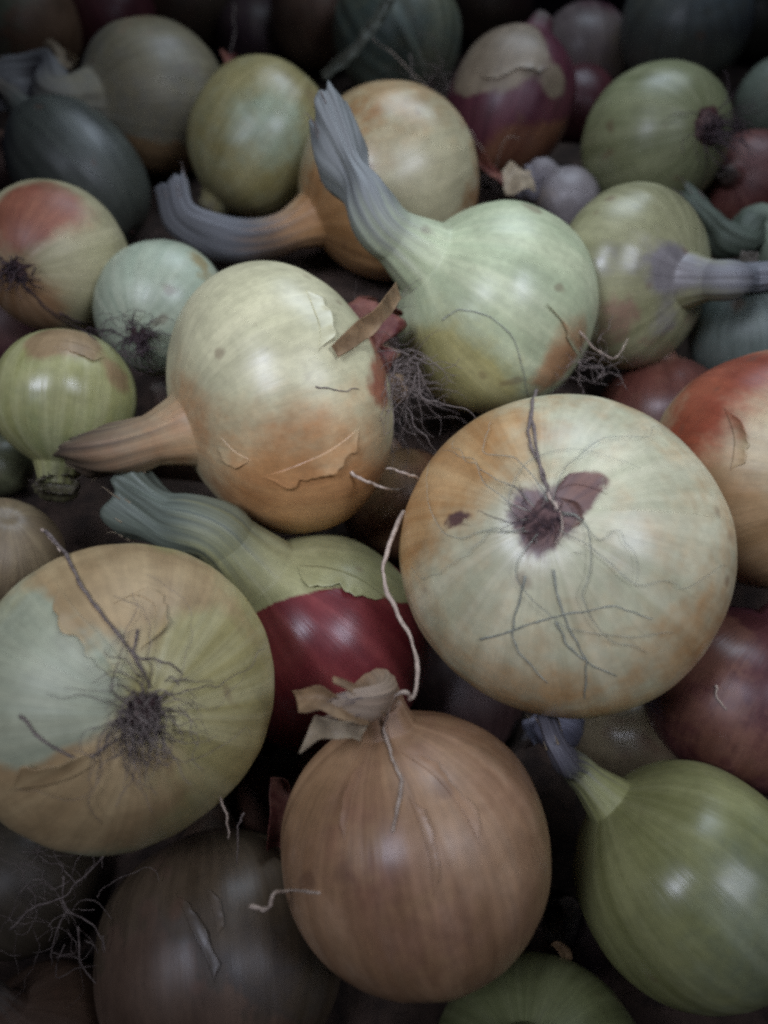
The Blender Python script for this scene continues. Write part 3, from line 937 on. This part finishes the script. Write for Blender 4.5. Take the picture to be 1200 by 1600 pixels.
# ------------------------------------------------------------------ loose strands and flakes
TV, TF = [], []
for k, (Vf, F, MW) in BULBS.items():
    off = len(TV)
    Mn = np.array(MW)
    W = Vf @ Mn[:3, :3].T + Mn[:3, 3]
    TV.extend(W.tolist())
    TF.extend([tuple(i + off for i in f) for f in F])
BVH = BVHTree.FromPolygons(TV, TF)


def hit(x, y, lift=.0006):
    dv = ray(x, y)
    p, nrm, _, dist = BVH.ray_cast(CAM, dv)
    if p is None:
        return at(x, y, .3)
    return p - dv * lift


def strand(label, pts, rad=.0004, mat=None, wob=0, name='root_strand'):
    """pts: (x, y) lies on whatever is there, (x, y, depth) hangs free"""
    n = 10 * len(pts)
    free = [len(q) == 3 for q in pts]
    dep = []
    for q in pts:
        dep.append(q[2] if len(q) == 3 else -(hit(q[0], q[1], 0) - CAM).dot(BACK))
    P2 = smooth_line([(q[0], q[1], dp * 1000) for q, dp in zip(pts, dep)], n)
    rs = np.random.RandomState(len(label) + int(pts[0][0]))
    k = np.ones(5) / 5
    P2[:, 0] += np.convolve(rs.normal(size=n + 4), k, 'valid') * 2.6
    P2[:, 1] += np.convolve(rs.normal(size=n + 4), k, 'valid') * 2.6
    W = []
    for i_, (a_, b_, c_) in enumerate(P2):
        w_ = at(a_, b_, c_ / 1000)
        g_ = i_ / (n - 1) * (len(pts) - 1)
        lo_, hi_ = int(g_), min(int(g_) + 1, len(pts) - 1)
        if not free[lo_] and not free[hi_]:
            h_ = hit(a_, b_, lift=rad * .9)
            if abs((h_ - w_).length) < .02:
                w_ = h_
        W.append(w_)
    c = sum(W, Vector()) / len(W)
    L = np.array([list(w - c) for w in W])
    ks = np.array([.25, .5, .25])
    for ax in range(3):
        L[1:-1, ax] = np.convolve(L[:, ax], ks, 'valid')
    t_ = np.linspace(0, 1, n)
    rr = rad * (1.1 - .55 * t_) * (1 + .15 * np.sin(t_ * 37) + .1 * np.sin(t_ * 71 + 1))
    o = tubes(name, [(L, rr)], mat or M_ROOT_PALE, None, 6)
    o.location = c
    o['label'] = label
    o['category'] = 'root'
    o['group'] = 'loose root strands'
    return o


strand('long pale root hanging from the large pale onion down onto the brown one',
       [(632, 800, .190), (606, 860, .180), (600, 905, .176), (618, 955, .173), (645, 1005, .169), (652, 1050, .163), (642, 1092, .158), (636, 1080, .1565), (610, 1098, .1545), (600, 1140), (612, 1180), (626, 1220), (622, 1265), (612, 1300)], .00052)
strand('faint pale root on the dark red onion at the right edge', [(1118, 1070), (1124, 1095), (1136, 1112)], .0003)
strand('short curled pale root sticking out left of the brown onion',
       [(392, 1416, .150), (415, 1422, .149), (428, 1398, .149), (455, 1391), (500, 1394)], .00045)
strand('pale root poking left from the rim of the large pale onion',
       [(655, 748), (632, 740, .183), (605, 732, .186)], .0004)
strand('pale root crossing from the shiny yellow onion to the large pale one',
       [(548, 738), (572, 752, .2), (600, 762, .193), (632, 764)], .00045)
strand('dark twisted root draped over the top rim of the large pale onion',
       [(838, 610, .200), (833, 625), (831, 660), (838, 700), (845, 740), (862, 775), (872, 800)], .00042, M_ROOT)
strand('thin root beside the twisted one on the large pale onion',
       [(842, 618), (827, 655), (826, 690), (845, 730), (855, 760), (845, 800), (838, 850)], .00034, M_ROOT)
strand('pale root looping inside the scar of the large pale onion', [(856, 770), (874, 800), (880, 830), (868, 852)], .0004)
strand('grey root curving across the lower face of the large pale onion', [(748, 1000), (800, 985), (850, 968), (910, 955), (975, 950), (1018, 968)], .00022, M_ROOT_BLUE)
strand('grey root running down the lower left face of the large pale onion', [(820, 900), (808, 950), (802, 1000), (830, 1040), (856, 1068)], .00022, M_ROOT_BLUE)
strand('grey root running straight down the face of the large pale onion', [(866, 890), (872, 940), (900, 1000), (915, 1035), (912, 1090), (905, 1120, .19)], .00022, M_ROOT_BLUE)
strand('grey root slanting right on the lower face of the large pale onion', [(868, 970), (890, 1010), (925, 1040), (962, 1056)], .00022, M_ROOT_BLUE)
strand('thin root arching over the pale stalked onion', [(690, 500), (715, 485), (755, 490), (800, 530), (818, 580), (826, 620)], .00022, M_ROOT_BLUE)
strand('dark double root crossing the top left of the ochre onion', [(72, 832, .178), (105, 870), (130, 920), (160, 960), (200, 1010), (235, 1075)], .00042, M_ROOT)
strand('pale root tip sticking up at the left edge of the ochre onion', [(66, 828, .185), (82, 845, .181), (94, 862, .177)], .0004)
strand('dark fibre hooked on the right face of the ochre onion', [(215, 985), (212, 1025), (245, 1030), (270, 1040), (288, 1055)], .00026, M_ROOT)
strand('brown fibre on the lower left face of the ochre onion', [(30, 1120), (80, 1165), (130, 1185), (190, 1150)], .0003, M_ROOT)
strand('pale hair hanging below the ochre onion, longer one', [(340, 1240, .165), (352, 1270, .164), (358, 1312, .165)], .00028)
strand('thin hair hanging below the ochre onion, right of the longer one', [(380, 1270, .168), (372, 1300, .168), (370, 1350, .170)], .0002, M_ROOT)
strand('branching grey root in the dark gap at lower left, upper branch', [(15, 1450, .18), (60, 1415, .178), (100, 1400, .177), (130, 1370, .176), (190, 1310, .174), (230, 1270, .172)], .00024, M_ROOT)
strand('curved pale root in the dark gap at lower left', [(98, 1370, .178), (104, 1420, .177), (130, 1435, .176), (155, 1460, .176), (165, 1490, .177)], .00022, M_ROOT)
strand('thin root dropping straight down in the dark gap at lower left', [(104, 1420, .178), (85, 1470, .18), (80, 1510, .182)], .0002, M_ROOT)
strand('thin wavy root at the bottom of the dark gap at lower left', [(122, 1450, .178), (126, 1500, .179), (150, 1535, .180), (170, 1555, .181)], .00024, M_ROOT)
strand('thin root pointing right from beneath the shiny yellow onion root end', [(495, 604), (530, 610), (560, 608)], .0002, M_ROOT)


def flake(label, quad, mat, name='skin_flake', nu=60, nv=26, curl=.0015, seed=1, crumple=.0008, category='onion skin', parent=None, jag=.25, thick=.00015):
    """quad: two edge polylines of (x, y, depth); a thin torn sheet of dry skin between them"""
    a, b = quad
    A_ = smooth_line([np.array(at(*q) if len(q) == 3 else hit(*q, lift=.002)) for q in a], nu)
    B_ = smooth_line([np.array(at(*q) if len(q) == 3 else hit(*q, lift=.002)) for q in b], nu)
    c = Vector((A_.mean(0) + B_.mean(0)) / 2)
    nn = SNoise(seed, 16, 150, 900)
    nj = SNoise(seed + 1, 12, 200, 900)
    V = []
    wv = np.array(BACK)
    for i in range(nu):
        s0 = jag * (.3 + .35 * float(nj(A_[i])))
        s1 = 1 - jag * (.3 + .35 * float(nj(B_[i] * 1.3)))
        for j in range(nv):
            v = s0 + (s1 - s0) * j / (nv - 1)
            e_ = .5 * jag * (i / (nu - 1) - .5) * float(nj(np.array([v * .03, .1, .2])))
            p = A_[i] * (1 - v) + B_[i] * v + (A_[min(i + 1, nu - 1)] - A_[max(i - 1, 0)]) * e_ * 3
            p = p + wv * (curl * 4 * (v - .5) ** 2 + crumple * float(nn(p)))
            V.append(p - np.array(c))
    o = mesh_obj(name, V, grid_faces(nu, nv, False), mat, None)
    o.location = c
    sol = o.modifiers.new('thickness', 'SOLIDIFY')
    sol.thickness = thick
    if parent:
        mw = INFO[parent]['MW']
        o.parent = INFO[parent]['e']
        o.matrix_parent_inverse = mw.inverted()
    else:
        o['label'] = label
        o['category'] = category
    return o


def collar(key, th0, height, want, mat, seed, flare=.45):
    """torn ring of papery skin standing up round the root end, highest towards want"""
    I = INFO[key]
    R, asp = I['R'], I['asp']
    wl = np.array(I['MW'].to_3x3().inverted() @ camvec(*want).normalized())
    wa = math.atan2(wl[1], wl[0])
    nu, nv = 120, 9
    nj = SNoise(seed, 14, 2, 14)
    nn = SNoise(seed + 1, 14, 3, 10)
    V, F = [], []
    hts = []
    for i in range(nu):
        a_ = 6.2832 * i / nu
        p1 = np.array([math.cos(a_) * 1.6, math.sin(a_) * 1.6, 0])
        side = math.cos(a_ - wa)
        h = height * max(0.0, .25 + .75 * side + .55 * float(nj(p1)))
        hts.append(h)
        t0 = th0 * (1 + .18 * float(nn(p1)))
        rho, z = math.sin(t0) ** .98, -asp * math.cos(t0)
        er = np.array([math.cos(a_), math.sin(a_), 0])
        for j in range(nv):
            q = j / (nv - 1)
            cr = .06 * float(nn(p1 * 1.5 + [0, 0, q * 1.5])) * q
            p = er * (rho + h * flare * q + cr * .7 - .35 * h * q * q) + np.array([0, 0, z + .012 - h * q * (1 - .25 * q) + cr * .3])
            V.append(p * R)
    for i in range(nu):
        if hts[i] <= .01 and hts[(i + 1) % nu] <= .01:
            continue
        for j in range(nv - 1):
            a = i * nv + j
            b = ((i + 1) % nu) * nv + j
            F.append((a, b, b + 1, a + 1))
    o = mesh_obj('torn_skin', V, F, mat, I['e'])
    sol = o.modifiers.new('thickness', 'SOLIDIFY')
    sol.thickness = .0002
    return o


# torn skin round the brown onion's neck
flake('', ([(590, 1118, .151), (545, 1085, .150), (500, 1062, .150), (455, 1066, .152)], [(575, 1132, .1495), (535, 1128, .1475), (500, 1120, .1475), (470, 1118, .150)]), M_HUSK, parent='C', seed=3, curl=.002, crumple=.002, jag=.4)
flake('', ([(580, 1125, .151), (535, 1118, .149), (495, 1110, .149)], [(560, 1160, .149), (515, 1155, .1485), (470, 1170, .151)]), M_HUSK_PALE, parent='C', seed=5, curl=.002, crumple=.002, jag=.4)
flake('', ([(598, 1110, .151), (575, 1082, .150), (540, 1060, .150), (520, 1055, .1505)], [(602, 1118, .150), (570, 1095, .149), (540, 1075, .149), (520, 1066, .1495)]), M_HUSK, parent='C', seed=8, curl=.0005, crumple=.0004)
# strip of beige skin across the shiny yellow onion's root end, and red shreds beside it
flake('', ([(518, 540), (552, 506, .1965), (585, 484, .202), (618, 440, .214)], [(530, 560), (566, 537, .1975), (596, 512, .204), (628, 468, .216)]), M_HUSK, parent='D', seed=11, curl=.001, crumple=.0005, jag=.12)
collar('D', .48, .46, (.45, .75, -.1), M_HUSK_RED, 19)
collar('D', .30, .26, (.75, -.3, .2), M_HUSK, 23)

flake('torn brown husk scrap in the gap between the ochre and brown onions', ([(415, 1210, .196), (425, 1260, .192), (420, 1320, .190)], [(455, 1215, .198), (462, 1265, .196), (448, 1325, .193)]), M_HUSK_RED, name='husk_scrap', seed=41, curl=.003, crumple=.0016, jag=.3)
flake('pale husk scrap in the gap left of the olive green onion', ([(855, 1470, .196), (872, 1490, .194), (880, 1515, .194)], [(878, 1465, .197), (895, 1488, .195), (892, 1512, .195)]), M_HUSK, name='husk_scrap', seed=45, curl=.002, crumple=.0012, jag=.3)

# wispy roots in the gaps of the back rows
strand('wispy pale root in front of the green striped onion, upper one', [(585, 62, .375), (625, 95, .368), (660, 130, .362), (690, 165, .358)], .0003, M_ROOT_PALE)
strand('wispy root crossing below the green striped onion', [(640, 85, .366), (652, 130, .362), (690, 150, .36), (702, 185, .356)], .00026, M_ROOT)
strand('thin root curling over the lower left of the red dry-capped onion', [(735, 205), (755, 235), (770, 262), (800, 212), (812, 218)], .00028, M_ROOT_PALE)
strand('upright pale husk sliver in the gap above the egg-shaped onion', [(363, 5, .43), (366, 45, .42), (362, 85, .41), (358, 110, .405)], .0005, M_ROOT)
strand('thin root over the gap between the pale stalked and greenish tan onions', [(905, 520), (935, 548, .243), (960, 560, .242), (982, 528, .248)], .0003, M_ROOT_PALE)
strand('brown root lying across the left pair of yellow onions', [(95, 490), (140, 512), (180, 520), (225, 540)], .0004, M_ROOT_DARK)
strand('dark root trailing below the red-topped onion at the left edge', [(20, 430), (60, 470), (100, 500), (150, 530)], .0004, M_ROOT_DARK)


# ------------------------------------------------------------------ thin peeling layers on the bulbs
M_LEAF_GREY = plain_mat('leaf_grey', '#4c4e42', '#66685a', 120, .5, .3, .3)


def peel(key, edge, toward, seed, lift=.0016, nu=64, nv=10):
    """a lifted layer of the bulb's own skin; edge: photo positions along its torn edge, toward: offset to where it still clings"""
    n0 = SNoise(seed, 12, .05, .5)
    n1 = SNoise(seed + 1, 12, .02, .12)
    E_ = smooth_line([(x, y, 0) for x, y in edge], nu)
    I = INFO[key]
    bulb = next(c for c in I['e'].children if c.name.split('.')[0] == 'bulb')
    me = bulb.data
    nvx = len(me.vertices)
    dr, ti = np.zeros(nvx, np.float32), np.zeros(nvx, np.float32)
    me.attributes['dry'].data.foreach_get('value', dr)
    me.attributes['tint'].data.foreach_get('value', ti)
    Vb = BULBS[key][0]
    inv = I['MW'].inverted()
    R, asp = I['R'], I['asp']
    V, RG, DR, TI = [], [], [], []
    for i in range(nu):
        s_ = i / (nu - 1)
        taper_ = min(1, s_ * 5, (1 - s_) * 5)
        taper_ = taper_ * taper_ * (3 - 2 * taper_)
        jag = float(n0(E_[i])) * 5 + float(n1(E_[i])) * 9
        for j in range(nv):
            q = j / (nv - 1)                      # 0 clings, 1 free edge
            w_ = (1 - q) - .03 * jag * q
            px = E_[i, 0] + toward[0] * (1 - (1 - w_) * taper_)
            py = E_[i, 1] + toward[1] * (1 - (1 - w_) * taper_)
            lf = .00006 + lift * q ** 2.2 * taper_ * (.55 + .45 * float(n1(E_[i] + [0, 0, 9])))
            p = inv @ hit(px, py, lf)
            V.append(tuple(p))
            if j == 0:
                k = int(((Vb - np.array(p)) ** 2).sum(1).argmin())
            a_ = math.atan2(p.y, p.x)
            RG.append((math.cos(a_), math.sin(a_), (p.z / (R * asp) + 1) / 2))
            DR.append(dr[k])
            TI.append(ti[k])
    o = mesh_obj('peeling_skin', V, grid_faces(nu, nv, False), me.materials[0], I['e'])
    vec_attr(o.data, 'ring', RG)
    float_attr(o.data, 'dry', DR)
    float_attr(o.data, 'tint', TI)
    sol = o.modifiers.new('thickness', 'SOLIDIFY')
    sol.thickness = .0001
    return o


peel('B', [(62, 922), (92, 965), (130, 1005), (165, 1045), (188, 1082)], (26, -14), 1)
peel('B', [(200, 930), (235, 918), (262, 932), (258, 975), (240, 1005)], (-22, 12), 2, .0012)
peel('B', [(5, 1212), (60, 1205), (110, 1190), (150, 1165)], (6, 24), 3)
peel('D', [(420, 772), (480, 752), (540, 722), (578, 692)], (-14, -26), 4)
peel('D', [(330, 700), (352, 722), (380, 738)], (14, -18), 5, .0012)
peel('D', [(500, 448), (512, 480), (522, 512), (520, 545)], (-22, 4), 6, .002)
peel('E', [(845, 470), (868, 488), (886, 515), (892, 548)], (16, 18), 7)
peel('A', [(870, 752), (895, 738), (930, 742), (955, 752)], (-6, 20), 8, .0012)
peel('A', [(690, 818), (712, 806), (736, 810)], (2, 12), 9, .0008)
peel('A', [(885, 775), (905, 790), (915, 808), (905, 830)], (-16, 0), 10, .0014)
peel('C', [(640, 1165), (690, 1200), (735, 1255), (765, 1310)], (-14, 10), 11, .0009)
peel('C', [(560, 1180), (540, 1240), (525, 1310)], (12, 4), 12, .0008)
peel('C', [(650, 1240), (680, 1320), (690, 1400)], (-12, 4), 13, .0007)
peel('H', [(450, 905), (505, 908), (555, 925), (600, 958)], (6, -22), 14)
peel('J', [(50, 555), (90, 548), (130, 556), (165, 575)], (3, -16), 15, .0014)
peel('AH', [(290, 1390), (310, 1440), (335, 1490), (350, 1530)], (-14, 6), 16, .0007)
peel('AH', [(330, 1380), (345, 1420), (352, 1460)], (-12, 4), 17, .0006)
peel('Q', [(735, 125), (780, 120), (830, 105), (862, 120)], (0, -16), 18, .0016)
peel('G', [(1150, 640), (1165, 690), (1160, 740)], (-18, -4), 19, .0012)

# dry scraps lying among the back rows
flake('thin brown leaf scrap between the grey-olive and egg-shaped onions', ([(345, 80, .36), (352, 120, .352), (340, 160, .348)], [(372, 85, .362), (368, 120, .354), (352, 165, .35)]), M_HUSK_RED, name='husk_scrap', seed=51, curl=.004, crumple=.002, jag=.35)
flake('pale crumpled husk scrap beside the grey-olive onion in the top left', ([(62, 82, .395), (90, 68, .39), (118, 88, .385)], [(70, 108, .39), (95, 110, .384), (125, 105, .382)]), M_HUSK_PALE, name='husk_scrap', seed=53, curl=.004, crumple=.003, jag=.35)
flake('long dry grey leaf leaning on the green striped onion', ([(500, 118, .366), (540, 80, .362), (575, 40, .364), (600, -5, .37)], [(512, 130, .365), (556, 92, .36), (592, 50, .362), (622, 0, .368)]), M_LEAF_GREY, name='dry_leaf', seed=55, curl=.003, crumple=.0016, jag=.15, category='leaf')
flake('dark papery scrap under the red dry-capped onion', ([(735, 255, .338), (760, 275, .332), (785, 300, .328)], [(752, 240, .338), (778, 262, .332), (800, 285, .328)]), M_HUSK_RED, name='husk_scrap', seed=57, curl=.003, crumple=.002, jag=.35)
flake('whitish papery scrap standing behind the pale stalked onion', ([(782, 268, .322), (800, 255, .322), (826, 262, .32)], [(790, 312, .312), (815, 308, .311), (840, 305, .311)]), M_HUSK_PALE, name='husk_scrap', seed=59, curl=.003, crumple=.002, jag=.3)


def tangle(label, x0, y0, x1, y1, dep, n, ln, seed, mat, down=0.):
    """fine curly roots caught together in a gap"""
    r = np.random.RandomState(seed)
    c = at((x0 + x1) / 2, (y0 + y1) / 2, dep)
    lines = []
    for k in range(n):
        x, y, dd = r.uniform(x0, x1), r.uniform(y0, y1), dep + r.normal() * .004
        a = r.uniform(0, 6.28)
        pts = []
        for q in range(9):
            pts.append(np.array(at(x, y, dd) - c))
            a += r.normal() * .55
            x += math.cos(a) * ln / 8
            y += (math.sin(a) + down) * ln / 8
            dd += r.normal() * .0008
        rad = r.uniform(.00007, .00017)
        lines.append((smooth_line(pts, 32), np.linspace(rad, rad * .5, 32)))
    o = tubes('root_tangle', lines, mat, None, 4)
    o.location = c
    o['label'] = label
    o['category'] = 'roots'
    return o


tangle('tangle of fine grey roots in the dark gap at lower left', 20, 1310, 180, 1500, .180, 34, 130, 3, M_ROOT, .1)
tangle('tangle of curly purple-brown roots between the shiny yellow and large pale onions', 600, 540, 660, 640, .206, 40, 90, 5, M_ROOT, .35)
tangle('wispy root tangle caught left of the red dry-capped onion', 640, 90, 700, 170, .360, 22, 70, 7, M_ROOT, .1)
tangle('small root tangle between the pale stalked and flattened greenish tan onions', 905, 530, 945, 600, .238, 20, 60, 9, M_ROOT, .1)
tangle('dark root tangle between the three onions on the left', 150, 500, 235, 560, .236, 36, 60, 11, M_ROOT_DARK, .25)
